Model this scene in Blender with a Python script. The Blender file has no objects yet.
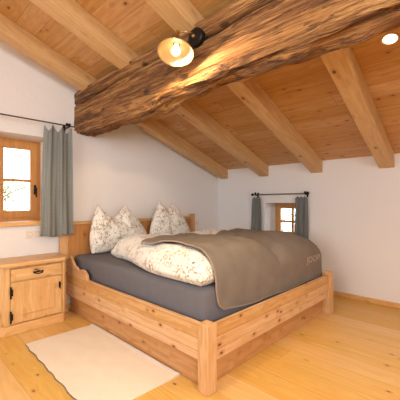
import bpy, bmesh, math, random
from mathutils import Vector, Matrix, noise
random.seed(4)
PI = math.pi
SC = bpy.context.scene
COL = SC.collection

# ------------------------------------------------------------------ helpers
def smooth(a, b, x):
    t = max(0.0, min(1.0, (x-a)/(b-a))); return t*t*(3-2*t)
def lerp(a, b, t): return a+(b-a)*t
def interp(pts, x):
    if x <= pts[0][0]: return pts[0][1]
    for (x0, y0), (x1, y1) in zip(pts, pts[1:]):
        if x <= x1: return lerp(y0, y1, (x-x0)/(x1-x0))
    return pts[-1][1]
def nz(x, y, z): return noise.noise(Vector((x, y, z)))

def box(bm, x0, x1, y0, y1, z0, z1):
    v = [bm.verts.new(p) for p in ((x0,y0,z0),(x1,y0,z0),(x1,y1,z0),(x0,y1,z0),(x0,y0,z1),(x1,y0,z1),(x1,y1,z1),(x0,y1,z1))]
    for f in ((0,3,2,1),(4,5,6,7),(0,1,5,4),(1,2,6,5),(2,3,7,6),(3,0,4,7)): bm.faces.new([v[i] for i in f])
    return bm
def prism(bm, poly, axis, a, b):
    """poly: 2D outline; axis: the axis it is extruded along (0,1,2); the other two axes keep their order"""
    o = [i for i in range(3) if i != axis]
    def mk(p, c):
        q = [0,0,0]; q[o[0]] = p[0]; q[o[1]] = p[1]; q[axis] = c; return bm.verts.new(q)
    A = [mk(p, a) for p in poly]; B = [mk(p, b) for p in poly]; n = len(poly)
    bm.faces.new(A); bm.faces.new(B[::-1])
    for i in range(n): bm.faces.new((A[i], B[i], B[(i+1)%n], A[(i+1)%n]))
    return bm
def tube(bm, pts, r, seg=10, cap=True):
    pts = [Vector(p) for p in pts]; rings = []; ref = None
    for i, p in enumerate(pts):
        d = (pts[min(i+1, len(pts)-1)]-pts[max(i-1, 0)]).normalized()
        if ref is None:
            ref = Vector((0,0,1)) if abs(d.z) < .9 else Vector((1,0,0))
        ref = (ref-d*ref.dot(d)).normalized(); s = d.cross(ref)
        rr = r[i] if isinstance(r, (list, tuple)) else r
        rings.append([bm.verts.new(p+(ref*math.cos(2*PI*k/seg)+s*math.sin(2*PI*k/seg))*rr) for k in range(seg)])
    for a, b in zip(rings, rings[1:]):
        for k in range(seg): bm.faces.new((a[k], a[(k+1)%seg], b[(k+1)%seg], b[k]))
    if cap:
        bm.faces.new(rings[0][::-1]); bm.faces.new(rings[-1])
    return bm
def lathe(bm, prof, org, axis, seg=28, capa=True, capb=True):
    """prof: (radius, distance along axis)"""
    ax = Vector(axis).normalized(); ref = Vector((0,0,1)) if abs(ax.z) < .9 else Vector((1,0,0))
    ref = (ref-ax*ref.dot(ax)).normalized(); s = ax.cross(ref); org = Vector(org); rings = []
    for r, h in prof:
        rings.append([bm.verts.new(org+ax*h+(ref*math.cos(2*PI*k/seg)+s*math.sin(2*PI*k/seg))*max(r, 1e-4)) for k in range(seg)])
    for a, b in zip(rings, rings[1:]):
        for k in range(seg): bm.faces.new((a[k], a[(k+1)%seg], b[(k+1)%seg], b[k]))
    if capa: bm.faces.new(rings[0][::-1])
    if capb: bm.faces.new(rings[-1])
    return bm
def ball(bm, c, r, seg=14):
    lathe(bm, [(r*math.sin(PI*i/9), -r*math.cos(PI*i/9)) for i in range(10)], c, (0,0,1), seg, False, False)
    return bm
def sheet(bm, grid, closed=False):
    V = [[bm.verts.new(p) for p in row] for row in grid]
    for a, b in zip(V, V[1:]):
        for k in range(len(a)-1): bm.faces.new((a[k], a[k+1], b[k+1], b[k]))
    return V

ORG = {}
def link(name, bm, m, org, parent=None, bevel=0, seg=2, smooth_shade=False, solid=0, sub=0):
    bmesh.ops.recalc_face_normals(bm, faces=bm.faces[:])
    me = bpy.data.meshes.new(name)
    bm.transform(Matrix.Translation(-Vector(org))); bm.to_mesh(me); bm.free()
    o = bpy.data.objects.new(name, me); COL.objects.link(o)
    if m: me.materials.append(m)
    if smooth_shade:
        for p in me.polygons: p.use_smooth = True
    if solid:
        s = o.modifiers.new('thickness', 'SOLIDIFY'); s.thickness = solid; s.offset = 0
    if bevel:
        b = o.modifiers.new('bevel', 'BEVEL'); b.width = bevel; b.segments = seg; b.limit_method = 'ANGLE'; b.angle_limit = .6
    if sub:
        s = o.modifiers.new('sub', 'SUBSURF'); s.levels = sub; s.render_levels = sub
    if parent: o.parent = parent
    else: o.location = org
    ORG[o] = Vector(org)
    return o
def thing(name, label, cat, loc, group=None):
    o = bpy.data.objects.new(name, None); COL.objects.link(o); o.location = loc; o.empty_display_size = .1
    ORG[o] = Vector(loc); tag(o, label, cat, group); return o
def tag(o, label, cat, group=None):
    o['label'] = label; o['category'] = cat
    if group: o['group'] = group
    return o
def part(name, bm, m, parent, label=None, **k):
    o = link(name, bm, m, ORG[parent], parent, **k)
    if label: o['label'] = label
    return o
def struct(name, bm, m, org=(0,0,0), **k):
    o = link(name, bm, m, org, None, **k); o['kind'] = 'structure'; return o

# ------------------------------------------------------------------ materials
class NT:
    def __init__(s, name):
        s.m = bpy.data.materials.new(name); s.m.use_nodes = True; s.t = s.m.node_tree; s.t.nodes.clear()
        s.out = s.t.nodes.new('ShaderNodeOutputMaterial')
    def n(s, typ, ins=None, **pr):
        nd = s.t.nodes.new('ShaderNode'+typ)
        for k, v in pr.items(): setattr(nd, k, v)
        for k, v in (ins or {}).items(): s.set(nd.inputs[k], v)
        return nd
    def set(s, sock, v):
        if hasattr(v, 'links'): s.t.links.new(v, sock)
        elif isinstance(v, bpy.types.Node): s.t.links.new(v.outputs[0], sock)
        else: sock.default_value = v
    def math(s, op, a, b=0.0, c=None, clamp=False):
        nd = s.t.nodes.new('ShaderNodeMath'); nd.operation = op; nd.use_clamp = clamp
        s.set(nd.inputs[0], a); s.set(nd.inputs[1], b)
        if c is not None: s.set(nd.inputs[2], c)
        return nd.outputs[0]
    def mix(s, f, a, b, mode='MIX'):
        nd = s.t.nodes.new('ShaderNodeMix'); nd.data_type = 'RGBA'; nd.blend_type = mode
        s.set(nd.inputs[0], f); s.set(nd.inputs[6], a); s.set(nd.inputs[7], b); return nd.outputs[2]
    def ramp(s, f, stops):
        nd = s.t.nodes.new('ShaderNodeValToRGB'); r = nd.color_ramp
        while len(r.elements) < len(stops): r.elements.new(.5)
        for e, (p, c) in zip(r.elements, stops): e.position = p; e.color = c if len(c) == 4 else (*c, 1)
        s.set(nd.inputs[0], f); return nd.outputs[0]
    def range(s, v, a, b, c=0.0, d=1.0):
        nd = s.t.nodes.new('ShaderNodeMapRange'); nd.interpolation_type = 'SMOOTHSTEP'
        s.set(nd.inputs[0], v)
        for i, x in enumerate((a, b, c, d)): nd.inputs[1+i].default_value = x
        return nd.outputs[0]
    def xyz(s, a, b, c):
        nd = s.t.nodes.new('ShaderNodeCombineXYZ')
        for i, v in enumerate((a, b, c)): s.set(nd.inputs[i], v)
        return nd.outputs[0]
    def obj(s):
        tc = s.t.nodes.new('ShaderNodeTexCoord'); sp = s.t.nodes.new('ShaderNodeSeparateXYZ')
        s.t.links.new(tc.outputs['Object'], sp.inputs[0]); s.vec = tc.outputs['Object']
        return sp.outputs[0], sp.outputs[1], sp.outputs[2]
    def noise(s, v, scale=1.0, detail=3.0, rough=.5, dist=0.0):
        nd = s.n('TexNoise', {'Scale': scale, 'Detail': detail, 'Roughness': rough, 'Distortion': dist})
        s.set(nd.inputs['Vector'], v); return nd.outputs[0]
    def vor(s, v, scale=1.0):
        nd = s.n('TexVoronoi', {'Scale': scale}); s.set(nd.inputs['Vector'], v); return nd
    def bsdf(s, **ins):
        b = s.t.nodes.new('ShaderNodeBsdfPrincipled')
        for k, v in ins.items(): s.set(b.inputs[k.replace('_', ' ')], v)
        s.t.links.new(b.outputs[0], s.out.inputs[0]); return b
    def bump(s, h, strength, dist=.01):
        nd = s.n('Bump', {'Strength': strength, 'Distance': dist, 'Height': h}); return nd.outputs[0]

def C4(c): return (*c, 1.0)
def simple(name, col, rough=.5, metal=0.0, var=.0, vscale=40, bump=0):
    t = NT(name); t.obj(); f = t.noise(t.vec, vscale, 3)
    c = t.mix(f, C4([x*(1-var) for x in col]), C4([min(1, x*(1+var)) for x in col]))
    b = t.bsdf(Base_Color=c, Roughness=rough, Metallic=metal)
    if bump: t.set(b.inputs['Normal'], t.bump(f, bump, .004))
    return t.m

def pine(name, light, dark, along=0, plank=None, pw=.15, k=7.0, kr=.10, rough=.45, var=.25, seam=.55, contrast=1.0, boardlen=None, bump=.15):
    t = NT(name); co = list(t.obj())
    o = [i for i in range(3) if i != along]; L = co[along]; A = co[o[0]]; B = co[o[1]]
    rnd = 0.5; seamf = None
    if plank is not None:
        P = co[plank]; q = t.math('DIVIDE', P, pw); idx = t.math('FLOOR', q); fr = t.math('SUBTRACT', q, idx)
        wn = t.n('TexWhiteNoise', {'W': idx}, noise_dimensions='1D'); rnd = wn.outputs[0]
        L0 = t.math('MULTIPLY_ADD', rnd, 11.3, L)
        e = t.math('MINIMUM', fr, t.math('SUBTRACT', 1.0, fr))
        seamf = t.range(t.math('MULTIPLY', e, pw), .0008, .0035, 1.0, 0.0)
        if boardlen:
            q2 = t.math('DIVIDE', L0, boardlen); i2 = t.math('FLOOR', q2); f2 = t.math('SUBTRACT', q2, i2)
            wn2 = t.n('TexWhiteNoise', {'Vector': t.xyz(idx, i2, 3.1)}, noise_dimensions='3D'); rnd = wn2.outputs[0]
            L0 = t.math('MULTIPLY_ADD', i2, 5.7, L0)
            e2 = t.math('MINIMUM', f2, t.math('SUBTRACT', 1.0, f2))
            seamf = t.math('MAXIMUM', seamf, t.range(t.math('MULTIPLY', e2, boardlen), .0008, .003, 1.0, 0.0))
        L = L0
    warp = t.noise(t.xyz(t.math('MULTIPLY', L, 2.2), t.math('MULTIPLY', A, 5.0), t.math('MULTIPLY', B, 5.0)), 1.0, 2)
    w6 = t.math('MULTIPLY', warp, 5.0)
    g1 = t.noise(t.xyz(t.math('MULTIPLY', L, .9), t.math('MULTIPLY_ADD', A, 30.0, w6), t.math('MULTIPLY_ADD', B, 30.0, w6)), 1.0, 3, .55)
    g2 = t.noise(t.xyz(t.math('MULTIPLY', L, 4.0), t.math('MULTIPLY', A, 160.0), t.math('MULTIPLY', B, 160.0)), 1.0, 2)
    g = t.math('ADD', t.math('MULTIPLY', g1, .75), t.math('MULTIPLY', g2, .25))
    g = t.range(g, .5-.22/contrast, .5+.22/contrast)
    big = t.noise(t.xyz(t.math('MULTIPLY', L, .7), t.math('MULTIPLY', A, 3.0), t.math('MULTIPLY', B, 3.0)), 1.0, 2)
    col = t.mix(g, C4(dark), C4(light))
    col = t.mix(t.range(big, .35, .7, 0, .45), col, C4([light[0]*.93, light[1]*.78, light[2]*.62]))
    if plank is not None:
        br = t.math('MULTIPLY_ADD', rnd, var, 1-var*.55)
        nd = t.n('HueSaturation', {'Value': br, 'Color': col, 'Saturation': t.math('MULTIPLY_ADD', rnd, -.18, 1.1)}); col = nd.outputs[0]
    v = t.vor(t.xyz(t.math('MULTIPLY', L, k*.55), t.math('MULTIPLY', A, k), t.math('MULTIPLY', B, k)))
    d = t.math('MULTIPLY_ADD', t.noise(t.vec, 45, 2), .05, t.math('SUBTRACT', v.outputs['Distance'], .025))
    halo = t.range(d, kr, kr*2.3, .5, 0.0); core = t.range(d, kr*.55, kr*.95, .93, 0.0)
    col = t.mix(halo, col, C4([dark[0]*.78, dark[1]*.6, dark[2]*.5]))
    col = t.mix(core, col, (.085, .032, .013, 1))
    if seamf is not None: col = t.mix(t.math('MULTIPLY', seamf, seam), col, (.10, .045, .018, 1))
    h = g if seamf is None else t.math('SUBTRACT', t.math('MULTIPLY', g, .2), seamf)
    t.bsdf(Base_Color=col, Roughness=rough, Normal=t.bump(h, bump, .002))
    return t.m

def plaster(name, col):
    t = NT(name); t.obj()
    n1 = t.noise(t.vec, 1.6, 4); n2 = t.noise(t.vec, 28, 4, .6)
    c = t.mix(n1, C4([x*.965 for x in col]), C4(col))
    t.bsdf(Base_Color=c, Roughness=.93, Normal=t.bump(t.math('ADD', n1, t.math('MULTIPLY', n2, .25)), .35, .02))
    return t.m

def hewn(name):
    t = NT(name); x, y, z = t.obj()
    def st(k, l): return t.xyz(t.math('MULTIPLY', x, k), t.math('MULTIPLY', y, l), t.math('MULTIPLY', z, k))
    a = t.noise(st(9, .8), 1.0, 3, .6, .5); b = t.noise(st(48, 2.2), 1.0, 4, .65, .6); c = t.noise(st(13, 4.0), 1.0, 4, .65); e = t.noise(st(110, 5), 1.0, 3, .6, .3)
    f = t.math('ADD', t.math('MULTIPLY', a, .40), t.math('ADD', t.math('MULTIPLY', b, .38), t.math('MULTIPLY', e, .22)))
    col = t.ramp(f, [(.36, (.060,.024,.009)), (.44, (.17,.070,.022)), (.50, (.30,.138,.043)), (.56, (.43,.222,.075)), (.66, (.56,.33,.135))])
    cr = t.noise(st(17, .8), 1.0, 4, .6, .5)
    col = t.mix(t.range(t.math('ABSOLUTE', t.math('SUBTRACT', cr, .5)), .003, .013, .75, 0), col, (.045, .019, .009, 1))
    col = t.mix(t.range(c, .59, .74, 0, .7), col, (.075, .034, .015, 1))
    gv = t.noise(st(3, 1.3), 1.0, 2)
    col = t.mix(t.range(gv, .55, .8, 0, .2), col, (.27, .17, .09, 1))
    vk = t.vor(st(6.5, 3.6))
    col = t.mix(t.range(vk.outputs['Distance'], .10, .19, .85, 0), col, (.05, .022, .011, 1))
    h = t.math('SUBTRACT', f, t.range(t.math('ABSOLUTE', t.math('SUBTRACT', cr, .5)), .004, .03, .25, 0))
    t.bsdf(Base_Color=col, Roughness=.8, Normal=t.bump(h, 1.0, .05))
    return t.m

def floral(name):
    t = NT(name); x, y, z = t.obj()
    jit = t.n('TexNoise', {'Scale': 6.0}); t.set(jit.inputs['Vector'], t.vec)
    vv = t.n('VectorMath', {0: jit.outputs['Color'], 1: (.09,.09,.09)}, operation='MULTIPLY')
    va = t.n('VectorMath', {0: t.vec, 1: vv.outputs[0]}, operation='ADD').outputs[0]
    col = t.mix(t.noise(t.vec, 3.0, 2), (.72,.695,.645,1), (.77,.75,.705,1))
    def layer(col, scale, r, c, stretch, off, keep, strength=.8):
        mp = t.n('Mapping', {'Location': off, 'Scale': stretch, 'Rotation': (off[0], off[1]*.7, off[2])}); t.set(mp.inputs['Vector'], va)
        v = t.vor(mp.outputs[0], scale); sel = t.math('GREATER_THAN', t.n('SeparateColor', {0: v.outputs['Color']}).outputs[0], keep)
        m = t.math('MULTIPLY', t.range(v.outputs['Distance'], r*.65, r*.98, strength, 0.0), sel)
        return t.mix(t.math('MULTIPLY', m, clump), col, C4(c))
    clump = t.range(t.noise(t.vec, 8.0, 2), .36, .50)
    for k_, sc_ in ((0.0, 11.0), (4.0, 13.0)):
        nv = t.n('VectorMath', {0: va, 1: (k_, k_*.7, k_*1.3)}, operation='ADD').outputs[0]
        w = t.math('ABSOLUTE', t.math('SUBTRACT', t.noise(nv, sc_, 1), .5))
        col = t.mix(t.math('MULTIPLY', t.range(w, .008, .022, .75, 0), clump), col, (.30,.255,.16,1))
    col = layer(col, 29, .30, (.22,.25,.12), (1,1,.5), (.3,1.2,.5), .38)
    col = layer(col, 28, .29, (.36,.28,.15), (.5,1,1), (2.1,.4,1.7), .45)
    col = layer(col, 27, .26, (.55,.19,.16), (1,1,1), (3.3,2.2,.9), .62)
    col = layer(col, 26, .26, (.68,.42,.12), (1,1,1), (5.3,1.2,4.9), .74)
    col = layer(col, 9, .105, (.06,.08,.14), (1,1,.6), (1.3,7.2,2.9), .80, .9)
    t.bsdf(Base_Color=col, Roughness=.9, Sheen_Weight=.15, Normal=t.bump(t.noise(t.vec, 14, 3), .35, .01))
    return t.m

def gingham(name, base, lightc, scale, ax, transl):
    t = NT(name); co = t.obj()
    def stripe(v):
        fr = t.math('FRACT', t.math('MULTIPLY', v, scale)); return t.math('GREATER_THAN', fr, .5)
    f = t.math('MULTIPLY', t.math('ADD', stripe(co[ax]), stripe(co[2])), .5)
    n = t.noise(t.vec, 90, 2)
    c = t.mix(f, C4(base), C4(lightc)); c = t.mix(t.math('MULTIPLY', n, .35), c, C4([x*.75 for x in base]))
    b = t.n('BsdfDiffuse', {'Color': c}); tr = t.n('BsdfTranslucent', {'Color': c})
    m = t.n('MixShader', {0: transl}); t.t.links.new(b.outputs[0], m.inputs[1]); t.t.links.new(tr.outputs[0], m.inputs[2])
    t.t.links.new(m.outputs[0], t.out.inputs[0]); return t.m

def glass(name):
    t = NT(name); tr = t.n('BsdfTransparent', {'Color': (.97,.98,.98,1)}); g = t.n('BsdfGlossy', {'Roughness': .02})
    fr = t.n('Fresnel', {'IOR': 1.45}); m = t.n('MixShader', {0: fr.outputs[0]})
    t.t.links.new(tr.outputs[0], m.inputs[1]); t.t.links.new(g.outputs[0], m.inputs[2]); t.t.links.new(m.outputs[0], t.out.inputs[0]); return t.m
def emit(name, col, st):
    t = NT(name); e = t.n('Emission', {'Color': C4(col), 'Strength': st}); t.t.links.new(e.outputs[0], t.out.inputs[0]); return t.m

M = {}
M['wall'] = plaster('lime_plaster', (.775,.752,.732))
M['floor'] = pine('floor_boards', (0.715,0.475,0.167), (0.588,0.347,0.097), along=1, plank=0, pw=.21, k=6.5, kr=.06, rough=.34, var=.10, seam=.32, boardlen=9.0, bump=.12)
M['ceil'] = pine('ceiling_boards', (.585,.345,.138), (.46,.235,.075), along=1, plank=0, pw=.165, k=9, kr=.115, rough=.5, var=.24, seam=.55, boardlen=2.6, contrast=1.3)
M['rafter'] = pine('rafter_spruce', (.635,.425,.205), (.52,.305,.12), along=0, k=6, kr=.085, rough=.5, contrast=1.4)
M['bedX'] = pine('bed_pine_crosswise', (0.649,0.419,0.222), (0.517,0.288,0.116), along=0, plank=2, pw=.083, k=12.5, kr=.145, rough=.42, var=.12, seam=.45, contrast=1.5)
M['bedY'] = pine('bed_pine_lengthwise', (0.649,0.419,0.222), (0.517,0.288,0.116), along=1, plank=2, pw=.083, k=12.5, kr=.145, rough=.42, var=.12, seam=.45, contrast=1.5)
M['bedZ'] = pine('bed_pine_upright', (0.649,0.419,0.222), (0.517,0.288,0.116), along=2, k=7, kr=.09, rough=.42, contrast=1.5)
M['low1'] = pine('lower_board_pine_shaded', (0.546,0.302,0.128), (0.423,0.198,0.066), along=1, k=12, kr=.14, rough=.5, contrast=1.5)  # redder, darker than the rail pine: shade under the side rail painted in
M['low0'] = pine('lower_board_pine_crosswise_shaded', (0.546,0.302,0.128), (0.423,0.198,0.066), along=0, k=12, kr=.14, rough=.5, contrast=1.5)  # same darkened tone, shade below the foot rail put into the colour
M['panel'] = pine('headboard_pine', (0.540,0.264,0.086), (0.423,0.176,0.047), along=2, plank=0, pw=.14, k=7, kr=.12, rough=.42, var=.18)
M['nsX'] = pine('nightstand_pine', (0.691,0.454,0.212), (0.576,0.330,0.127), along=0, k=12, kr=.14, rough=.4, contrast=1.4)
M['nsZ'] = pine('nightstand_pine_upright', (0.691,0.454,0.212), (0.576,0.330,0.127), along=2, k=12, kr=.14, rough=.4, contrast=1.4)
M['winwood'] = pine('window_larch', (.62,.30,.085), (.47,.20,.05), along=2, k=3, kr=.05, rough=.38)
M['sill'] = pine('sill_pine', (.76,.46,.19), (.62,.33,.11), along=0, k=6, kr=.08, rough=.4)
M['skirt'] = pine('baseboard_pine', (.72,.42,.15), (.60,.31,.10), along=1, k=5, kr=.07, rough=.4)
M['beam'] = hewn('old_hewn_timber')
M['floral'] = floral('floral_cotton')
M['sheet'] = simple('grey_jersey_sheet', (.125,.121,.136), .95, 0, .10, 14, .25)
M['throw'] = simple('taupe_fleece', (.182,.152,.124), .97, 0, .27, 6, .3)
M['throw_edge'] = simple('throw_piping', (.27,.215,.165), .95, 0, .1)
M['throw_text'] = simple('throw_lettering', (.42,.35,.28), .95, 0, .05)
M['rug'] = simple('woven_rug', (.73,.66,.56), .97, 0, .06, 130, .5)
M['rug_edge'] = simple('rug_selvedge', (.20,.16,.13), .97, 0, .2)
M['rug_band'] = simple('rug_light_band', (.78,.76,.73), .97, 0, .04, 90)
M['curtA'] = gingham('checked_curtain_cloth', (.34,.36,.34), (.50,.53,.50), 70, 0, .5)
M['curtB'] = gingham('dark_checked_curtain_cloth', (.185,.195,.18), (.28,.29,.27), 85, 1, .2)
M['iron'] = simple('black_iron', (.018,.015,.013), .45, .7, .1)
M['rod'] = simple('dark_iron_rod', (.10,.085,.072), .45, .7, .1)
M['brass'] = simple('antique_brass', (.42,.27,.10), .3, 1.0, .15)
M['shade_in'] = simple('aged_brass_shade', (.62,.47,.26), .38, .75, .08)
M['plastic'] = simple('cream_socket_plastic', (.74,.68,.60), .35)
M['plastic_dark'] = simple('socket_recess', (.56,.51,.45), .4)
M['glass'] = glass('window_glass')
M['bulb'] = emit('lit_bulb', (1.0,.80,.48), 9)
M['spot'] = emit('lit_spot', (1.0,.84,.58), 22)
M['white_metal'] = simple('spot_ring', (.75,.70,.62), .35, .3)
M['bark'] = simple('tree_bark', (.17,.13,.09), .9, 0, .3)
M['leaf'] = simple('tree_leaf', (.22,.30,.08), .8, 0, .4, 3)
M['meadow'] = simple('snowy_meadow', (.62,.62,.58), .95, 0, .12, .6)

# ------------------------------------------------------------------ room
X2, Y1 = 4.063, 3.49          # inner faces of the right and left wall
XB, YF = -2.3, -2.3           # inner faces of the walls behind the photographer
SL = .3266; ZC = 1.757; XR = -.7
def zc(x): return ZC+SL*(X2-x) if x >= XR else ZC+SL*(X2-XR)-SL*(XR-x)
WT = .42
W1X0, W1X1, W1Z0, W1Z1 = .36, 1.278, 1.0, 1.90      # opening of the left window
W2Y0, W2Y1, W2Z0, W2Z1 = 1.95, 2.545, .66, 1.193     # opening of the small window

bm = bmesh.new(); box(bm, XB-WT, X2+WT, YF-WT, Y1+WT, -.12, 0); struct('floor', bm, M['floor'])
bm = bmesh.new()
xs = [XB-WT, XR, X2+WT]
prism(bm, [(XB-WT, zc(XB-WT)), (XR, zc(XR)), (X2+WT, zc(X2+WT)), (X2+WT, zc(X2+WT)+.06), (XR, zc(XR)+.06), (XB-WT, zc(XB-WT)+.06)], 1, YF-WT, Y1+WT)
struct('ceiling', bm, M['ceil'])
def gable(bm, y0, y1, holes, x0, x1):
    cuts = sorted({x0, x1, XR, *[h[0] for h in holes], *[h[1] for h in holes]})
    for a, b in zip(cuts, cuts[1:]):
        hs = [h for h in holes if h[0] <= a+1e-6 and h[1] >= b-1e-6]
        if hs:
            h = hs[0]; box(bm, a, b, y0, y1, 0, h[2]); prism(bm, [(a, h[3]), (b, h[3]), (b, zc(b)), (a, zc(a))], 1, y0, y1)
        else: prism(bm, [(a, 0), (b, 0), (b, zc(b)), (a, zc(a))], 1, y0, y1)
bm = bmesh.new(); gable(bm, Y1, Y1+WT, [(W1X0, W1X1, W1Z0, W1Z1)], XB-WT, X2+WT); struct('wall_left', bm, M['wall'])
bm = bmesh.new(); gable(bm, YF-WT, YF, [(-1.4, .35, 1.35, 2.75)], XB-WT, X2+WT); struct('wall_front', bm, M['wall'])
bm = bmesh.new()
box(bm, X2, X2+WT, YF, W2Y0, 0, ZC); box(bm, X2, X2+WT, W2Y1, Y1, 0, ZC)
box(bm, X2, X2+WT, W2Y0, W2Y1, 0, W2Z0); box(bm, X2, X2+WT, W2Y0, W2Y1, W2Z1, ZC)
struct('wall_right', bm, M['wall'])
bm = bmesh.new(); zb = zc(XB)
box(bm, XB-WT, XB, YF, -.6, 0, zb); box(bm, XB-WT, XB, 2.2, Y1, 0, zb); box(bm, XB-WT, XB, -.6, 2.2, 0, .8); box(bm, XB-WT, XB, -.6, 2.2, 2.3, zb)
struct('wall_back', bm, M['wall'])
bm = bmesh.new(); box(bm, X2-.018, X2, YF, Y1-.02, 0, .058); struct('baseboard_right', bm, M['skirt'], bevel=.004)
bm = bmesh.new(); box(bm, 1.33, X2-.02, Y1-.018, Y1, 0, .058); struct('baseboard_left', bm, M['sill'], bevel=.004)

# rafters: slightly skewed in plan, plumb cut at the right wall
rd = Vector((1, .0513, -SL)).normalized(); nrm = Vector((SL, 0, 1)).normalized(); ry = nrm.cross(rd).normalized()
RM = Matrix((rd, ry, nrm)).transposed()
labels = ['spruce ceiling rafter running close along the left wall above the headboard',
          'second spruce ceiling rafter from the headboard wall, ending above the short curtain rod\'s left end',
          'third spruce ceiling rafter from the headboard wall, ending just right of the short curtain rod',
          'spruce ceiling rafter nearest the lit ceiling spot, farthest from the headboard wall']
RH = .158
for i, yr in enumerate((3.268, 2.478, 1.66, .834)):
    wd = .155; xt = -.66
    bm = bmesh.new(); org = Vector((X2, yr+wd/2, zc(X2)-RH))
    def pt(x, side, low):
        y = yr + (wd if side else 0) - .0513*(X2-x); z = zc(x) - (RH if low else .0)
        return (x, y, z)
    A = [pt(X2-.001,0,1), pt(X2-.001,1,1), pt(X2-.001,1,0), pt(X2-.001,0,0)]; B = [pt(xt,0,1), pt(xt,1,1), pt(xt,1,0), pt(xt,0,0)]
    va = [bm.verts.new(p) for p in A]; vb = [bm.verts.new(p) for p in B]
    bm.faces.new(va); bm.faces.new(vb[::-1])
    for k in range(4): bm.faces.new((va[k], vb[k], vb[(k+1)%4], va[(k+1)%4]))
    bm.transform(Matrix.Translation(-org)); bm.transform(RM.inverted().to_4x4())
    o = link('rafter', bm, M['rafter'], (0,0,0), bevel=.004)
    o.rotation_euler = RM.to_euler(); o.location = org
    tag(o, labels[i], 'rafter', 'spruce rafters under the sloping ceiling')

# the old hewn purlin
BX0, BX1, BZ0, BZ1 = 1.528, 1.765, 1.955, 2.475
bm = bmesh.new(); NY = 300
CRACK = [(-3.49,2.314),(-2.55,2.348),(-1.89,2.368),(-1.5,2.335),(-1.2,2.355),(0,2.36)]
def ring_pts():
    out = []
    nx, nzz = 14, 84
    for i in range(nzz): out.append((0, i/nzz, 0))       # near face, upwards
    for i in range(nx): out.append((i/nx, 1, 1))          # top
    for i in range(nzz): out.append((1, 1-i/nzz, 2))      # far face, downwards
    for i in range(nx): out.append((1-i/nx, 0, 3))        # bottom
    return out
rp = ring_pts(); rings = []
yN = YF+.02
for j in range(NY+1):
    y = lerp(Y1-.002, yN, j/NY); row = []
    for (u, v, f) in rp:
        x = lerp(BX0, BX1, u); zlow = lerp(2.045, 1.985, smooth(1.85, 2.15, y+.1*nz(1, y*9, u))); z = lerp(zlow, BZ1, v)
        # waney corners
        cu = min(u, 1-u)*(BX1-BX0); cv = min(v, 1-v)*(BZ1-BZ0)
        r = .05+.025*nz(y*1.3, u*2, v*2)
        dx = 1 if u < .5 else -1; dz = 1 if v < .5 else -1
        if cu < r and cv < r:
            a = r-cu; b = r-cv; L = math.hypot(a, b)
            if L > r*.98:
                x += dx*(a-a*r/L)*.9; z += dz*(b-b*r/L)*.9
        # long hewn fibres and scoops
        rg = 1-abs(nz(x*9, y*1.5, z*11+3))*2
        d = .022*nz(x*4, y*1.1, z*6+7)+.016*nz(x*12, y*2.2, z*13)+.006*nz(x*30, y*3.5+9, z*34)+.005*nz(x*20, y*9, z*22)+.008*rg
        if f in (0, 2) or f == 1: d *= 1-.85*smooth(3.25, 3.47, y)
        nxv = (-1,0,1,0)[f]; nzv = (0,1,0,-1)[f]
        if v < .32:
            d += (.035*nz(u*3+3, y*3.1, z*5)+.020*nz(u*5+8, y*8.0, z*9))*(1-v/.32)
        if f == 3 or v < .08: d -= .030*max(0, nz(2.2, y*2.4, u*2.2)-.08)*2
        # the long drying crack on the near face
        if f == 0:
            cz = interp(CRACK, -y)+.010*nz(3, y*3, 1)
            w = .0125+.005*nz(9, y*2, 0)
            gate = (1-.85*smooth(3.2, 3.46, y))*(.85+.15*smooth(-.1, .25, nz(5.3, y*1.1, 2)))
            k_ = math.exp(-((z-cz)/w)**2); d = d*(1-k_)-.15*gate*k_
            for cc, ff, ph in ((.21, 1.7, 2.0), (.30, 1.3, .4), (.13, 2.1, 4.4)):
                cz2 = BZ0+cc+.035*math.sin(y*ff+ph)+.012*nz(ph, y*4, 3)
                d -= .030*math.exp(-((z-cz2)/.009)**2)*smooth(-.05, .25, nz(ph, y*1.4, 8))
        # hewn side a little hollow under the crack, swelling to the lower edge
        x += nxv*d; z += nzv*d
        if f in (0, 3) and v < .5: x += .030*(1-v/.5)*(1-u)*smooth(3.45, 3.2, y)*(.4+.9*nz(4, y*1.0, 3))
        row.append(bm.verts.new((x, y, z)))
    rings.append(row)
n = len(rp)
for a, b in zip(rings, rings[1:]):
    for k in range(n): bm.faces.new((a[k], a[(k+1)%n], b[(k+1)%n], b[k]))
bm.faces.new(rings[0][::-1]); bm.faces.new(rings[-1])
o = link('timber_beam', bm, M['beam'], (1.66, .6, BZ0), smooth_shade=True)
tag(o, 'massive old rough hewn brown timber beam carrying the rafters, cracked along its length', 'beam')

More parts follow.
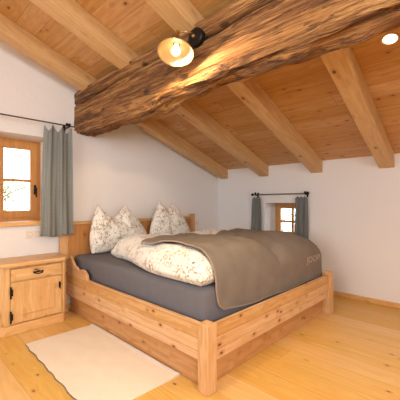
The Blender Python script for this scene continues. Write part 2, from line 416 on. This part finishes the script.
# ------------------------------------------------------------------ windows
def win_thing(name):
    o = bpy.data.objects.new(name, None); COL.objects.link(o); o['kind'] = 'structure'; return o
w = win_thing('window_1'); w.location = (.82, 3.86, W1Z0); ORG[w] = Vector(w.location)
wy0, wy1 = 3.815, 3.885
bm = bmesh.new(); fw = .045
box(bm, W1X0, W1X0+fw, wy0+.012, wy1, W1Z0, W1Z1); box(bm, W1X1-fw, W1X1, wy0+.012, wy1, W1Z0, W1Z1)
box(bm, W1X0+fw, W1X1-fw, wy0+.012, wy1, W1Z1-fw, W1Z1); box(bm, W1X0+fw, W1X1-fw, wy0+.012, wy1, W1Z0, W1Z0+fw)
part('window_frame', bm, M['winwood'], w, bevel=.004)
xm = (W1X0+W1X1)/2+.005
for (a, b) in ((W1X0+.02, xm-.002), (xm+.002, W1X1-.035)):
    bm = bmesh.new(); st = .076; z0, z1 = W1Z0+.032, W1Z1-.032
    box(bm, a, a+st, wy0, wy1-.012, z0, z1); box(bm, b-st, b, wy0, wy1-.012, z0, z1)
    box(bm, a+st, b-st, wy0, wy1-.012, z1-.072, z1); box(bm, a+st, b-st, wy0, wy1-.012, z0, z0+.078)
    zm = 1.447
    box(bm, a+st, b-st, wy0+.006, wy1-.018, zm-.016, zm+.016)
    c = part('casement', bm, M['winwood'], w, bevel=.005)
    bm = bmesh.new(); box(bm, a+st-.01, b-st+.01, wy0+.03, wy0+.034, z0+.07, zm); part('pane', bm, M['glass'], c)
    bm = bmesh.new(); box(bm, a+st-.01, b-st+.01, wy0+.03, wy0+.034, zm, z1-.06); part('pane', bm, M['glass'], c)
hx = W1X1-.035-.030
bm = bmesh.new(); box(bm, hx-.012, hx+.012, wy0-.006, wy0, 1.29, 1.40)
tube(bm, [(hx, wy0, 1.365), (hx, wy0-.045, 1.365), (hx, wy0-.05, 1.355), (hx, wy0-.05, 1.26)], .009, 8)
part('handle', bm, M['iron'], w, 'black iron window handle')
bm = bmesh.new(); box(bm, W1X0-.12, 1.30, Y1-.055, wy0+.01, .965, 1.006)
o = part('window_sill', bm, M['sill'], w, bevel=.008)

w = win_thing('window_2'); w.location = (4.42, 2.25, W2Z0); ORG[w] = Vector(w.location)
wx0, wx1 = 4.375, 4.44; bm = bmesh.new(); fw = .04
box(bm, wx0, wx1, W2Y0, W2Y0+fw, W2Z0, W2Z1); box(bm, wx0, wx1, W2Y1-fw, W2Y1, W2Z0, W2Z1)
box(bm, wx0, wx1, W2Y0+fw, W2Y1-fw, W2Z0, W2Z0+fw); box(bm, wx0, wx1, W2Y0+fw, W2Y1-fw, W2Z1-fw, W2Z1)
part('window_frame', bm, M['winwood'], w, bevel=.004)
a, b = W2Y0+.03, W2Y1-.03; z0, z1 = W2Z0+.03, W2Z1-.03; st = .062; ym = (a+b)/2; zm = .905
bm = bmesh.new(); box(bm, wx0-.012, wx1-.02, a, a+st, z0, z1); box(bm, wx0-.012, wx1-.02, b-st, b, z0, z1)
box(bm, wx0-.012, wx1-.02, a+st, b-st, z1-.058, z1); box(bm, wx0-.012, wx1-.02, a+st, b-st, z0, z0+.058)
box(bm, wx0-.008, wx1-.03, a+st, b-st, zm-.017, zm+.017); box(bm, wx0-.010, wx1-.032, ym-.017, ym+.017, z0+.058, z1-.058)
c = part('casement', bm, M['winwood'], w, bevel=.004)
for (p, q) in ((a+st-.01, ym), (ym, b-st+.01)):
    for (r, s) in ((z0+.05, zm), (zm, z1-.05)):
        bm = bmesh.new(); box(bm, wx0+.008, wx0+.012, p, q, r, s); part('pane', bm, M['glass'], c)

# ------------------------------------------------------------------ curtains and rods
def curtain(name, m, axis, c, a0, a1, b0, b1, zt, zb, folds, amp, seed, sag):
    """a0..a1 top extent, b0..b1 hem extent along the rod; c = depth of the rod plane"""
    bm = bmesh.new(); rows = []; NU, NV = 110, 46
    for j in range(NV+1):
        t = j/NV; row = []
        for i in range(NU+1):
            u = i/NU; uu = u+.012*math.sin(u*2*PI*folds+seed)
            p = lerp(lerp(a0, a1, uu), lerp(b0, b1, uu), t**.8)
            dip = sag*abs(math.sin(u*PI*(folds+.5)+seed*.3))**1.5*(1-t)**3
            z = lerp(zt, zb, t)-dip*(1-t)+.006*math.sin(u*9+seed)*t
            q = amp*(.55+.45*t)*math.sin(u*2*PI*folds+seed+.6*math.sin(t*3+seed))+.35*amp*math.sin(u*2*PI*folds*2.3+seed*2+t)+.012*nz(u*4, t*2.5, seed)
            row.append((p, c+q, z) if axis == 0 else (c+q, p, z))
        rows.append(row)
    sheet(bm, rows)
    return bm
RY, RZ = 3.355, 2.035
t = thing('curtain_rod', 'long thin dark iron curtain rod above the left window, ending at the timber beam', 'curtain rod', (.9, Y1, RZ))
bm = bmesh.new(); tube(bm, [(-.1, RY, RZ), (.7, RY, RZ), (1.475, RY, RZ)], .0075, 10); part('rod', bm, M['rod'], t)
for bx in (-.02, 1.41):
    bm = bmesh.new(); tube(bm, [(bx, Y1-.001, RZ-.01), (bx, RY-.012, RZ-.01)], .008, 8); box(bm, bx-.014, bx+.014, Y1-.008, Y1-.001, RZ-.05, RZ+.03); ball(bm, (bx, RY-.015, RZ+.012), .015)
    part('bracket', bm, M['iron'], t)
bm = bmesh.new(); ball(bm, (1.385, RY-.01, RZ+.014), .014); part('finial', bm, M['iron'], t)
bm = curtain('c', M['curtA'], 0, RY, 1.160, 1.435, 1.118, 1.462, RZ-.016, .846, 2.4, .024, 1.1, .07)
o = link('curtain', bm, M['curtA'], (1.32, RY, .84), smooth_shade=True, solid=.003)
tag(o, 'long grey checked curtain gathered right of the left window, over the headboard corner', 'curtain', 'grey checked curtains')
RX, RZ2 = 3.995, 1.322
t = thing('curtain_rod', 'short dark iron curtain rod above the small deep window on the right wall', 'curtain rod', (X2, 2.22, RZ2))
bm = bmesh.new(); tube(bm, [(RX, 2.72, RZ2), (RX, 2.2, RZ2), (RX, 1.84, RZ2)], .0075, 10); part('rod', bm, M['rod'], t)
for by in (2.665, 1.865):
    bm = bmesh.new(); tube(bm, [(X2-.001, by, RZ2-.01), (RX-.01, by, RZ2-.01)], .008, 8); box(bm, X2-.008, X2-.001, by-.013, by+.013, RZ2-.05, RZ2+.03); ball(bm, (RX-.012, by, RZ2+.018), .017)
    part('bracket', bm, M['iron'], t)
for fy in (2.725, 1.835):
    bm = bmesh.new(); ball(bm, (RX, fy, RZ2), .022); part('finial', bm, M['iron'], t)
bm = curtain('c', M['curtB'], 1, RX, 2.725, 2.575, 2.775, 2.54, RZ2-.030, .56, 2.6, .016, 2.3, .03)
o = link('curtain', bm, M['curtB'], (RX, 2.6, .56), smooth_shade=True, solid=.003)
tag(o, 'narrow dark grey curtain on the left side of the small window', 'curtain', 'grey checked curtains')
bm = curtain('c', M['curtB'], 1, RX, 2.01, 1.842, 2.02, 1.825, RZ2-.030, .56, 2.7, .017, 4.1, .03)
o = link('curtain', bm, M['curtB'], (RX, 1.89, .56), smooth_shade=True, solid=.003)
tag(o, 'dark grey curtain on the right side of the small window, covering its edge', 'curtain', 'grey checked curtains')

# ------------------------------------------------------------------ bed
bed = thing('bed', 'large double bed frame of knotty pine with plank headboard and square foot posts', 'bed', (2.4, 2.35, 0))
hy0, hy1 = 3.405, 3.445
bm = bmesh.new(); box(bm, 1.42, 3.33, hy0+.008, hy1-.005, .18, .955)
hb = part('headboard', bm, M['panel'], bed, bevel=.003)
bm = bmesh.new(); box(bm, 1.415, 3.335, hy0-.012, hy1+.012, .950, .985); part('cap_rail', bm, M['bedX'], hb, bevel=.006)
for (a, b, zt) in ((1.338, 1.424, .975), (3.325, 3.408, 1.022)):
    bm = bmesh.new(); box(bm, a, b, hy0-.005, hy1+.005, 0, zt); part('headboard_post', bm, M['bedZ'], bed, bevel=.005)
scal = [(3.40,.625),(3.31,.622),(3.27,.600),(3.235,.560),(3.20,.530),(3.165,.522),(3.135,.512),(3.12,.492),(3.10,.492),(3.07,.508),(3.03,.518),(2.99,.515),(2.95,.498),(2.925,.478),(2.912,.450),(2.905,.430)]
for (x0, x1, lx0, lx1) in ((1.398, 1.428, 1.446, 1.464), (3.368, 3.398, 3.334, 3.352)):
    bm = bmesh.new(); prism(bm, [(1.365,.194),(3.404,.194)]+scal+[(1.365,.430)], 0, x0, x1); part('side_rail', bm, M['bedY'], bed, bevel=.004)
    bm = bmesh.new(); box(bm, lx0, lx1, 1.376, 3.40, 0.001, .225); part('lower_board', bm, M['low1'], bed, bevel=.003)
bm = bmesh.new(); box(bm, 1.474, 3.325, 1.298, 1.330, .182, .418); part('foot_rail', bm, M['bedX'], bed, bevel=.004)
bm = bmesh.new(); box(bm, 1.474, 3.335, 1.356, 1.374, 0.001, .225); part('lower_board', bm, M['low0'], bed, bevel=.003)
for (a, b, zt) in ((1.386, 1.471, .436), (3.322, 3.408, .452)):
    bm = bmesh.new(); box(bm, a, b, 1.271, 1.362, 0, zt)
    part('foot_post', bm, M['bedZ'], bed, bevel=.006)
bm = bmesh.new()
for k in range(14): box(bm, 1.465, 3.332, 1.42+k*.141, 1.51+k*.141, .205, .228)
part('slatted_base', bm, M['bedX'], bed)

# mattress in its grey fitted sheet
bm = bmesh.new(); MZ = .618
box(bm, 1.466, 3.334, 1.388, 3.392, .230, MZ)
bmesh.ops.bevel(bm, geom=bm.edges[:], offset=.05, segments=5, affect='EDGES', profile=.5)
o = link('mattress', bm, M['sheet'], (2.4, 2.39, .230), smooth_shade=True)
tag(o, 'thick double mattress in a dark grey fitted sheet inside the pine bed frame', 'mattress')

# duvets: puffed slabs with rounded borders
DUV = [dict(x0=1.462, x1=2.44, y0=1.402, y1=2.90, T=.225, R=(.20,.30,.22,.15), s=1.7),
       dict(x0=2.455, x1=3.335, y0=1.402, y1=3.00, T=.225, R=(.28,.42,.26,.40), s=6.1)]   # R: left, right, foot, head
def inset(y): return .19*smooth(1.9, 2.75, y)
def unwarp(d, x, y):
    if d['s'] > 5: return x
    k = inset(y); return d['x1']-(d['x1']-x)*(d['x1']-d['x0'])/(d['x1']-d['x0']-k)
def warp(d, x, y):
    if d['s'] > 5: return x
    k = inset(y); return d['x1']-(d['x1']-x)*(d['x1']-d['x0']-k)/(d['x1']-d['x0'])
def thick(d, x, y):
    q = 1.0; x = unwarp(d, x, y)
    for dist, R in zip((x-d['x0'], d['x1']-x, y-d['y0'], d['y1']-y), d['R']):
        if dist <= 0: return 0.0
        k = min(1, dist/R); q *= (1-(1-k)**2.2)**.5
    n = .024*nz(x*3.2+d['s'], y*2.6, d['s'])+.016*nz(x*8, y*6.5+d['s'], 2)+.010*(1-2*abs(nz(x*6+y*3, y*5-x*2, d['s']+4)))
    return max(0.0, q*(d['T']+n))
EDG = .055
def upper(d, x, y):
    t_ = thick(d, x, y)
    return t_+EDG*max(0, 1-t_/.2) if t_ > 0 else 0.0
def lower(d, x, y):
    x = unwarp(d, x, y); k = min(x-d['x0'], d['x1']-x, y-d['y0'], d['y1']-y)
    return EDG*max(0, 1-k/.075)**2
def top_z(x, y):
    return MZ+.002+max(upper(d, x, y) for d in DUV)
def cs(t): return .5-.5*math.cos(PI*t)
dl = ['white floral duvet on the near side of the bed, puffed over the grey sheet',
      'white floral duvet on the far side of the bed, a strip beyond the brown throw']
for d, lb in zip(DUV, dl):
    bm = bmesh.new(); NX, NYY = 90, 110
    up = []; lo = []
    for j in range(NYY+1):
        y = lerp(d['y0'], d['y1'], cs(j/NYY)); r1 = []; r2 = []
        for i in range(NX+1):
            x = warp(d, lerp(d['x0'], d['x1'], cs(i/NX)), y)
            e = .0
            inner = 0 < i < NX and 0 < j < NYY; e = upper(d, x, y) if inner else EDG; lw = lower(d, x, y) if inner else EDG
            xo = x+(.014*nz(.3, y*5, d['s']) if i < 12 else 0)*(1-i/12 if i < 12 else 0)
            r1.append((xo, y, MZ+.0015+max(e, lw))); r2.append((xo, y, MZ+.0015+lw))
        up.append(r1); lo.append(r2)
    sheet(bm, up); sheet(bm, [r[::-1] for r in lo])
    bmesh.ops.remove_doubles(bm, verts=bm.verts[:], dist=.0008)
    o = link('duvet', bm, M['floral'], ((d['x0']+d['x1'])/2, (d['y0']+d['y1'])/2, MZ), smooth_shade=True)
    tag(o, lb, 'duvet', 'floral duvets')

# pillows, chopped so the two top corners stand up
def pillow(cor, dip, T, y0, lean, seed, label):
    (blx, blz), (brx, brz), (tlx, tlz), (trx, trz) = cor
    bm = bmesh.new(); NU, NV = 56, 56; F = []; B = []
    for j in range(NV+1):
        v = j/NV; rf = []; rb = []
        for i in range(NU+1):
            u = i/NU; s = 2*u-1; w_ = 2*v-1
            lx = lerp(blx, tlx, v**1.25)-.05*math.sin(PI*v**.9); rx = lerp(brx, trx, v**1.25)+.05*math.sin(PI*v**.9)
            lz = lerp(blz, tlz, v); rz = lerp(brz, trz, v)
            x = lerp(lx, rx, u); z = lerp(lz, rz, u)
            z -= dip*(max(0, 1-abs(s)**1.6))*v**3; z += .012*nz(x*9, seed, v*5)*v
            e = max(0, (1-abs(s)**3.0)*(1-abs(w_)**3.0))**.55
            cr = 1-.62*math.exp(-(s/.30)**2)*smooth(.45, 1, v)
            th = T*e*cr
            wr = (.024*nz(x*7+seed, z*7, seed)+.014*(1-2.2*abs(nz(x*9+z*6+seed, z*7-x*5, seed+3))))*e
            yc = y0+lean*(z-blz)
            rf.append((x, yc-th-wr, z)); rb.append((x, yc+th*.75, z))
        F.append(rf); B.append(rb)
    sheet(bm, F); sheet(bm, [r[::-1] for r in B])
    bmesh.ops.remove_doubles(bm, verts=bm.verts[:], dist=.0008)
    o = link('pillow', bm, M['floral'], ((blx+brx)/2, y0, blz), smooth_shade=True)
    tag(o, label, 'pillow', 'floral pillows')
    return o
pillow(((1.605,.628),(2.38,.628),(1.695,1.185),(2.035,1.172)), .15, .105, 3.215, .05, 1.3, 'floral pillow with two peaked corners standing at the left end of the headboard')
pillow(((2.40,.628),(3.13,.628),(2.585,1.222),(2.81,1.195)), .10, .10, 3.215, .05, 5.2, 'floral pillow standing with two peaked corners at the right end of the headboard')

# brown throw over the foot half
HY = 2.27; YC = 1.56; FY = 1.376; ZF = .60
def left_x(q):      # q: 0 head edge .. 1 hem
    return interp([(0,1.62),(.04,1.575),(.12,1.58),(.35,1.635),(.52,1.64),(.66,1.595),(.8,1.585),(.92,1.60),(.97,1.622),(1,1.66)], q)
def hem_z(x): return interp([(1.5,.470),(1.62,.452),(1.8,.436),(2.05,.412),(2.6,.405),(3.4,.405)], x)+.004*math.sin(x*9)
def throw_pt(u, q, off=.021):
    xl = left_x(q); x = lerp(xl, lerp(3.365, 3.333, smooth(.5, .8, q)), u)
    if q <= .6:
        y = lerp(HY+.03*math.sin(u*7+.5)-.02*u, YC, q/.6)
        z = 0
        for dx, dy in ((0,0),(.03,0),(-.03,0),(0,.03),(0,-.03)): z = max(z, top_z(x+dx, y+dy))
        zz = z+off+.012*nz(x*4.5, y*4, 4)+.007*(1-2*abs(nz(x*5+y*2, y*3-x, 7)))
    else:
        zcc = max(top_z(x, YC), top_z(x+.03, YC), top_z(x-.03, YC))+off+.012*nz(x*4.5, YC*4, 4)+.007*(1-2*abs(nz(x*5+YC*2, YC*3-x, 7))); zcc = max(zcc, ZF+.03)
        if q <= .8:
            a = (q-.6)/.2*PI/2; sh = 1.0
            y = YC-(YC-FY)*math.sin(a); zz = ZF+(zcc-ZF)*math.cos(a)
        else:
            a = (q-.8)/.2; y = FY+.003*math.sin(x*11)*a*.6; zz = lerp(ZF, hem_z(x), a)
            if x > 3.32: y += 0
    return Vector((x, y, zz))
th = thing('throw_blanket', 'soft brown fleece throw blanket spread over the foot half of the bed', 'blanket', (2.45, 1.85, MZ))
bm = bmesh.new(); NU, NV = 120, 110
V = sheet(bm, [[throw_pt(i/NU, j/NV) for i in range(NU+1)] for j in range(NV+1)])
part('cloth', bm, M['throw'], th, smooth_shade=True, solid=.008)
bm = bmesh.new()
edge = [throw_pt(1-i/60, 0) for i in range(60)]+[throw_pt(0, j/80) for j in range(81)]+[throw_pt(i/60, 1) for i in range(1, 61)]
tube(bm, edge, .007, 8); part('piping', bm, M['throw_edge'], th, 'paler stitched border', smooth_shade=True)
# woven lettering near the far foot corner
cu = bpy.data.curves.new('lettering', 'FONT'); cu.body = 'JOOP!'; cu.size = .085; cu.offset = .0012; cu.resolution_u = 3
tmp = bpy.data.objects.new('tmp', cu); COL.objects.link(tmp); dg = bpy.context.evaluated_depsgraph_get()
me = bpy.data.meshes.new_from_object(tmp.evaluated_get(dg)); bpy.data.objects.remove(tmp)
bm = bmesh.new(); bm.from_mesh(me); bpy.data.meshes.remove(me)
bmesh.ops.subdivide_edges(bm, edges=[e for e in bm.edges if e.calc_length() > .02], cuts=2, use_grid_fill=False)
mnx = min(v.co.x for v in bm.verts); mxx = max(v.co.x for v in bm.verts)
for v in bm.verts:
    tx = (v.co.x-mnx)/(mxx-mnx); ty = v.co.y
    x = 2.96+tx*.33; zq = .585+ty
    # find the drape parameter with that height
    lo_, hi_ = .6, 1.0
    for _ in range(22):
        mid = (lo_+hi_)/2; u = (x-left_x(mid))/(lerp(3.365, 3.333, smooth(.5, .8, mid))-left_x(mid))
        if throw_pt(u, mid).z > zq: lo_ = mid
        else: hi_ = mid
    p = throw_pt(u, mid); v.co = (p.x, p.y-.0075, p.z+.001)
part('lettering', bm, M['throw_text'], th, 'pale woven lettering')

# ------------------------------------------------------------------ nightstand
ns = thing('nightstand', 'small honey pine nightstand with one drawer and a panelled door under the window', 'nightstand', (1.01, 3.31, 0))
def oct_outline(x0, x1, y0, y1, c): return [(x0, y1), (x0, y0+c), (x0+c, y0), (x1-c, y0), (x1, y0+c), (x1, y1)]
NB = 3.472
bm = bmesh.new(); prism(bm, oct_outline(.715, 1.300, 3.166, NB, .03), 2, .085, .618); body = part('body', bm, M['nsZ'], ns, bevel=.003)
bm = bmesh.new(); prism(bm, oct_outline(.680, 1.330, 3.105, NB, .06), 2, .618, .655); part('top_board', bm, M['nsX'], ns, bevel=.008)
bm = bmesh.new(); prism(bm, oct_outline(.700, 1.315, 3.132, NB, .05), 2, 0, .088); part('plinth', bm, M['nsX'], ns, bevel=.006)
bm = bmesh.new(); box(bm, .735, .793, 3.150, 3.166, .088, .618); box(bm, 1.2575, 1.282, 3.150, 3.166, .088, .618); box(bm, .793, 1.2575, 3.150, 3.166, .600, .618); part('face_frame', bm, M['nsZ'], ns, bevel=.003)
bm = bmesh.new(); box(bm, .799, 1.252, 3.146, 3.165, .479, .595)
dr = part('drawer', bm, M['nsX'], ns, bevel=.006)
bm = bmesh.new(); box(bm, .835, 1.215, 3.138, 3.147, .502, .572); part('raised_panel', bm, M['nsX'], dr, bevel=.007)
bm = bmesh.new(); tube(bm, [(.985, 3.124, .545), (.993, 3.110, .536), (1.025, 3.104, .530), (1.057, 3.110, .536), (1.065, 3.124, .545)], .0055, 8)
box(bm, .978, 1.072, 3.122, 3.129, .540, .552); ball(bm, (1.025, 3.124, .549), .012)
part('handle', bm, M['iron'], dr, 'black iron drawer pull')
bm = bmesh.new(); box(bm, .799, 1.252, 3.146, 3.165, .098, .471); door = part('door', bm, M['nsZ'], ns, bevel=.005)
bm = bmesh.new(); box(bm, .868, 1.182, 3.136, 3.147, .165, .402); part('raised_panel', bm, M['nsZ'], door, bevel=.009)
for hz in (.165, .385):
    bm = bmesh.new(); tube(bm, [(.797, 3.130, hz-.045), (.797, 3.130, hz+.045)], .007, 8); box(bm, .798, .815, 3.131, 3.135, hz-.03, hz+.03); ball(bm, (.797, 3.13, hz+.048), .008); ball(bm, (.797, 3.13, hz-.048), .008)
    part('hinge', bm, M['iron'], door, 'black iron hinge')
bm = bmesh.new(); box(bm, 1.217, 1.235, 3.130, 3.135, .352, .412); ball(bm, (1.226, 3.127, .385), .012); tube(bm, [(1.226, 3.128, .372), (1.226, 3.118, .340)], .004, 8)
part('lock_plate', bm, M['iron'], door, 'black iron lock plate')

# ------------------------------------------------------------------ rug
rug = thing('rug', 'pale woven bedside runner rug on the floorboards along the bed', 'rug', (1.12, 2.22, 0))
bm = bmesh.new(); rows = []
def rug_pt(u, v):
    xl = lerp(.832, .806, v)+.005*nz(1, v*12, 0)+.004*math.sin(v*40); xr = 1.434+.003*nz(2, v*8, 0)
    y = lerp(2.843+.004*math.sin(u*5), 1.585+.006*math.sin(u*4+1), v)
    z = .009+.0025*nz(u*6, v*10, 5)+.006*math.exp(-((1-v)/.03)**2)*math.exp(-((1-u)/.08)**2)
    return (lerp(xl, xr, u), y, z)
NU, NV = 60, 110
up = [[rug_pt(i/NU, j/NV) for i in range(NU+1)] for j in range(NV+1)]
sheet(bm, up); sheet(bm, [[(p[0], p[1], .001) for p in r] for r in up])
bd = [(0, j) for j in range(NV+1)]
rim = [(i, 0) for i in range(NU)]+[(NU, j) for j in range(NV)]+[(i, NV) for i in range(NU, 0, -1)]+[(0, j) for j in range(NV, 0, -1)]
tp = [bm.verts.new(up[j][i]) for i, j in rim]; bt = [bm.verts.new((up[j][i][0], up[j][i][1], .001)) for i, j in rim]
for k in range(len(rim)): bm.faces.new((tp[k], tp[(k+1)%len(rim)], bt[(k+1)%len(rim)], bt[k]))
bmesh.ops.remove_doubles(bm, verts=bm.verts[:], dist=.0004)
part('weave', bm, M['rug'], rug, smooth_shade=False)
bm = bmesh.new(); pts = []
for j in range(160):
    v = j/159; p = rug_pt(0, v); pts.append((p[0]-.003+.004*nz(3, v*30, 1), p[1], .006))
tube(bm, pts, [.0035+.0035*max(0, nz(7, j*.35, 2)) for j in range(160)], 6); part('selvedge', bm, M['rug_edge'], rug, 'dark looped edge')
bm = bmesh.new()
sheet(bm, [[(rug_pt(u, j/NV)[0], rug_pt(u, j/NV)[1], rug_pt(u, j/NV)[2]+.0012) for u in (.945, .97, .995)] for j in range(NV+1)])
part('edge_band', bm, M['rug_band'], rug, 'paler edge band', solid=.0015)

# ------------------------------------------------------------------ brass lamp on the beam
lc = Vector((1.522, 1.505, 2.35))
lamp = thing('wall_lamp', 'lit brass lamp with wide dish shade and bare bulb fixed to the timber beam', 'lamp', lc)
bm = bmesh.new(); lathe(bm, [(.066,-.02),(.066,.012),(.060,.022),(.03,.027),(.0,.028)], lc, (-1,0,0), 28, True, False)
part('base', bm, M['iron'], lamp, 'black round base', smooth_shade=False)
jt = Vector((1.383, 1.545, 2.352))
bm = bmesh.new(); tube(bm, [lc+Vector((-.02,0,.0)), lc+Vector((-.06,0,.018)), jt], .0065, 10); ball(bm, lc+Vector((-.03,0,.004)), .014); ball(bm, jt, .014)
part('arm', bm, M['brass'], lamp, smooth_shade=True)
ax = Vector((-.27,-.17,-.947)).normalized()
so = jt+Vector((0,0,-.004))
bm = bmesh.new(); lathe(bm, [(.004,-.02),(.012,-.012),(.014,.0),(.009,.014),(.009,.026),(.020,.036),(.022,.075),(.026,.10),(.018,.106)], so, ax, 20)
part('socket', bm, M['brass'], lamp, smooth_shade=True)
bm = bmesh.new(); lathe(bm, [(.024,.104),(.045,.113),(.085,.142),(.112,.168),(.118,.178),(.121,.176),(.115,.165),(.087,.138),(.045,.109),(.024,.100)], so, ax, 48, False, False)
part('lamp_shade', bm, M['shade_in'], lamp, 'wide aged brass dish', smooth_shade=True)
bm = bmesh.new(); lathe(bm, [(.012,.104),(.014,.120),(.023,.138),(.030,.155),(.028,.170),(.018,.182),(.0,.187)], so, ax, 24, True, False)
part('bulb', bm, M['bulb'], lamp, 'lit warm bulb', smooth_shade=True)
def light(name, typ, loc, energy, col, **k):
    l = bpy.data.lights.new(name, typ); l.energy = energy; l.color = col
    for a_, b_ in k.items(): setattr(l, a_, b_)
    o = bpy.data.objects.new(name, l); COL.objects.link(o); o.location = loc; return o
WARM = (1.0, .72, .42)
o = light('lamp_light', 'SPOT', so+ax*.195, 40, WARM, shadow_soft_size=.02, spot_size=3.12, spot_blend=.12)
o.rotation_euler = Vector((.28,-.22,-.93)).to_track_quat('-Z', 'Y').to_euler()

# recessed ceiling spots: the one in view and unseen ones added to brighten the room
def spot(x, y, label, en=26):
    z = zc(x); t = thing('ceiling_spot', label, 'ceiling light', (x, y, z), 'recessed ceiling spots')
    nn = Vector((-SL if x > XR else SL, 0, -1)).normalized()
    bm = bmesh.new(); lathe(bm, [(.052,0),(.052,.006),(.046,.009),(.040,.006),(.040,0)], (x, y, z), nn, 28, False, False); part('ring', bm, M['white_metal'], t)
    bm = bmesh.new(); lathe(bm, [(.040,-.002),(.040,.003),(.03,.007),(0,.008)], (x, y, z), nn, 28, True, False); part('lens', bm, M['spot'], t, 'lit lens')
    o = light('spot_light', 'SPOT', Vector((x, y, z))+nn*.015, en, (1,.75,.48), shadow_soft_size=.045, spot_size=2.35, spot_blend=.7)
    o.rotation_euler = nn.to_track_quat('-Z', 'Y').to_euler()
spot(2.378, .514, 'lit ceiling spot glowing just under the beam at the right edge of the picture')

bm = bmesh.new(); box(bm, X2-.006, X2-.0005, 1.745-.008, 1.745+.008, .605-.016, .605+.016); tube(bm, [(X2-.004, 1.745, .605), (X2-.03, 1.745, .605-.004), (X2-.036, 1.745, .605+.008)], .004, 8)
o = link('wall_hook', bm, M['iron'], (X2, 1.745, .605)); tag(o, 'tiny dark tie-back hook on the right wall beside the small window curtain', 'hook')
# wall sockets
for (x, z, lb) in ((1.095, .868, 'double cream wall socket below the left window, partly behind the curtain hem'), (3.50, .872, 'double cream wall socket beside the right headboard post')):
    t = thing('wall_socket', lb, 'socket', (x, Y1, z-.04), 'cream wall sockets')
    bm = bmesh.new(); box(bm, x-.076, x+.076, Y1-.011, Y1-.0005, z-.039, z+.039); part('plate', bm, M['plastic'], t, bevel=.004)
    for dx in (-.036, .036):
        bm = bmesh.new(); lathe(bm, [(.026,.0),(.026,.002),(.022,.002),(.021,-.004),(0,-.004)], (x+dx, Y1-.0115, z), (0,-1,0), 22, False, False); part('outlet', bm, M['plastic_dark'], t)

# ------------------------------------------------------------------ outside
bm = bmesh.new(); prism(bm, [(-16,-16),(20,-16),(20,22),(-16,22)], 2, -3.2, -3.0); struct('ground', bm, M['meadow'])
def tree(x, y, z0, h, label, seed):
    rnd = random.Random(seed); t = thing('tree', label, 'tree', (x, y, z0), 'trees outside the windows')
    bm = bmesh.new(); tube(bm, [(x+.12*nz(k*.5, seed, 0), y+.12*nz(seed, k*.5, 4), z0+h*k/8) for k in range(9)], [.11*(1-k/9.5) for k in range(9)], 9); part('trunk', bm, M['bark'], t)
    bm = bmesh.new(); lf = bmesh.new()
    for b in range(26):
        zz = z0+h*rnd.uniform(.35, .95); a = rnd.uniform(0, 2*PI); L = rnd.uniform(.5, 1.2)*(1.2-.6*(zz-z0)/h)
        pts = [Vector((x, y, zz))+Vector((math.cos(a)*L*s, math.sin(a)*L*s, L*.5*s+.12*nz(s*3, b, seed))) for s in (0, .3, .6, 1)]
        tube(bm, pts, [.03, .022, .014, .006], 6)
        for q in range(46):
            s = rnd.uniform(.25, 1.05); p = pts[0].lerp(pts[3], s)+Vector((rnd.gauss(0,.13), rnd.gauss(0,.13), rnd.gauss(0,.13)))
            e1 = Vector((rnd.gauss(0,1), rnd.gauss(0,1), rnd.gauss(0,1))).normalized()*.045; e2 = e1.cross(Vector((rnd.gauss(0,1), rnd.gauss(0,1), rnd.gauss(0,1))).normalized())*.6
            lf.faces.new([lf.verts.new(p+c) for c in (-e1, e2, e1, -e2)])
    part('branches', bm, M['bark'], t); part('foliage', lf, M['leaf'], t)
tree(7.2, 4.3, -3.0, 5.2, 'leafy tree outside the small window in the right wall', 3)
tree(1.55, 7.4, -3.0, 5.0, 'leafy tree outside the left window', 8)

# ------------------------------------------------------------------ light
wd = bpy.data.worlds.new('World'); SC.world = wd; wd.use_nodes = True
nt = wd.node_tree; nt.nodes.clear(); bg = nt.nodes.new('ShaderNodeBackground'); ow = nt.nodes.new('ShaderNodeOutputWorld')
bg.inputs[0].default_value = (.93, .97, 1.0, 1); bg.inputs[1].default_value = 6.0; nt.links.new(bg.outputs[0], ow.inputs[0])
def area(name, loc, target, sx, sy, energy, col):
    o = light(name, 'AREA', loc, energy, col, shape='RECTANGLE', size=sx, size_y=sy)
    o.rotation_euler = (Vector(target)-Vector(loc)).to_track_quat('-Z', 'Y').to_euler(); return o
area('fill_daylight_front', (-.525, YF-.05, 2.05), (1.1, 3, 2.0), 1.7, 1.35, 84, (.88,.94,1.0))  # unseen area light added in the gable opening behind the camera as fill
area('fill_daylight_back', (XB-.05, .8, 1.55), (3, 1.2, 1.0), 2.7, 1.4, 18, (.97,.98,1.0))  # weaker unseen fill light, added in the back wall's opening
for x, y, e, lb in ((1.0, 1.15, 52, 'added unseen fill spot overhead between the rafters left of the beam'), (2.15, .12, 48, 'added unseen fill spot overhead right of the beam'),
                (.95, -.65, 44, 'added unseen fill spot behind the camera left of the beam'), (2.7, -.65, 40, 'added unseen fill spot behind the camera right of the beam'), (-.1, 1.15, 44, 'added unseen fill spot nearest the roof ridge')):
    spot(x, y, lb, e)  # out-of-view spots added overhead and behind for extra brightness

# ------------------------------------------------------------------ camera
cam = bpy.data.cameras.new('camera'); co = bpy.data.objects.new('camera', cam); COL.objects.link(co)
co.location = (0, 0, 1.2); co.rotation_euler = (PI/2, 0, .7684-PI/2)
cam.sensor_width = 36; cam.lens = 306.2/400*36; cam.shift_y = 2.5/400; cam.clip_start = .05
SC.camera = co
vs = SC.view_settings; vs.view_transform = 'Standard'; vs.look = 'None'; vs.gamma = 1; vs.use_curve_mapping = False; vs.exposure = 0.08
SC.cycles.max_bounces = 10; SC.cycles.diffuse_bounces = 6; SC.cycles.use_denoising = True; SC.cycles.caustics_reflective = False; SC.cycles.caustics_refractive = False
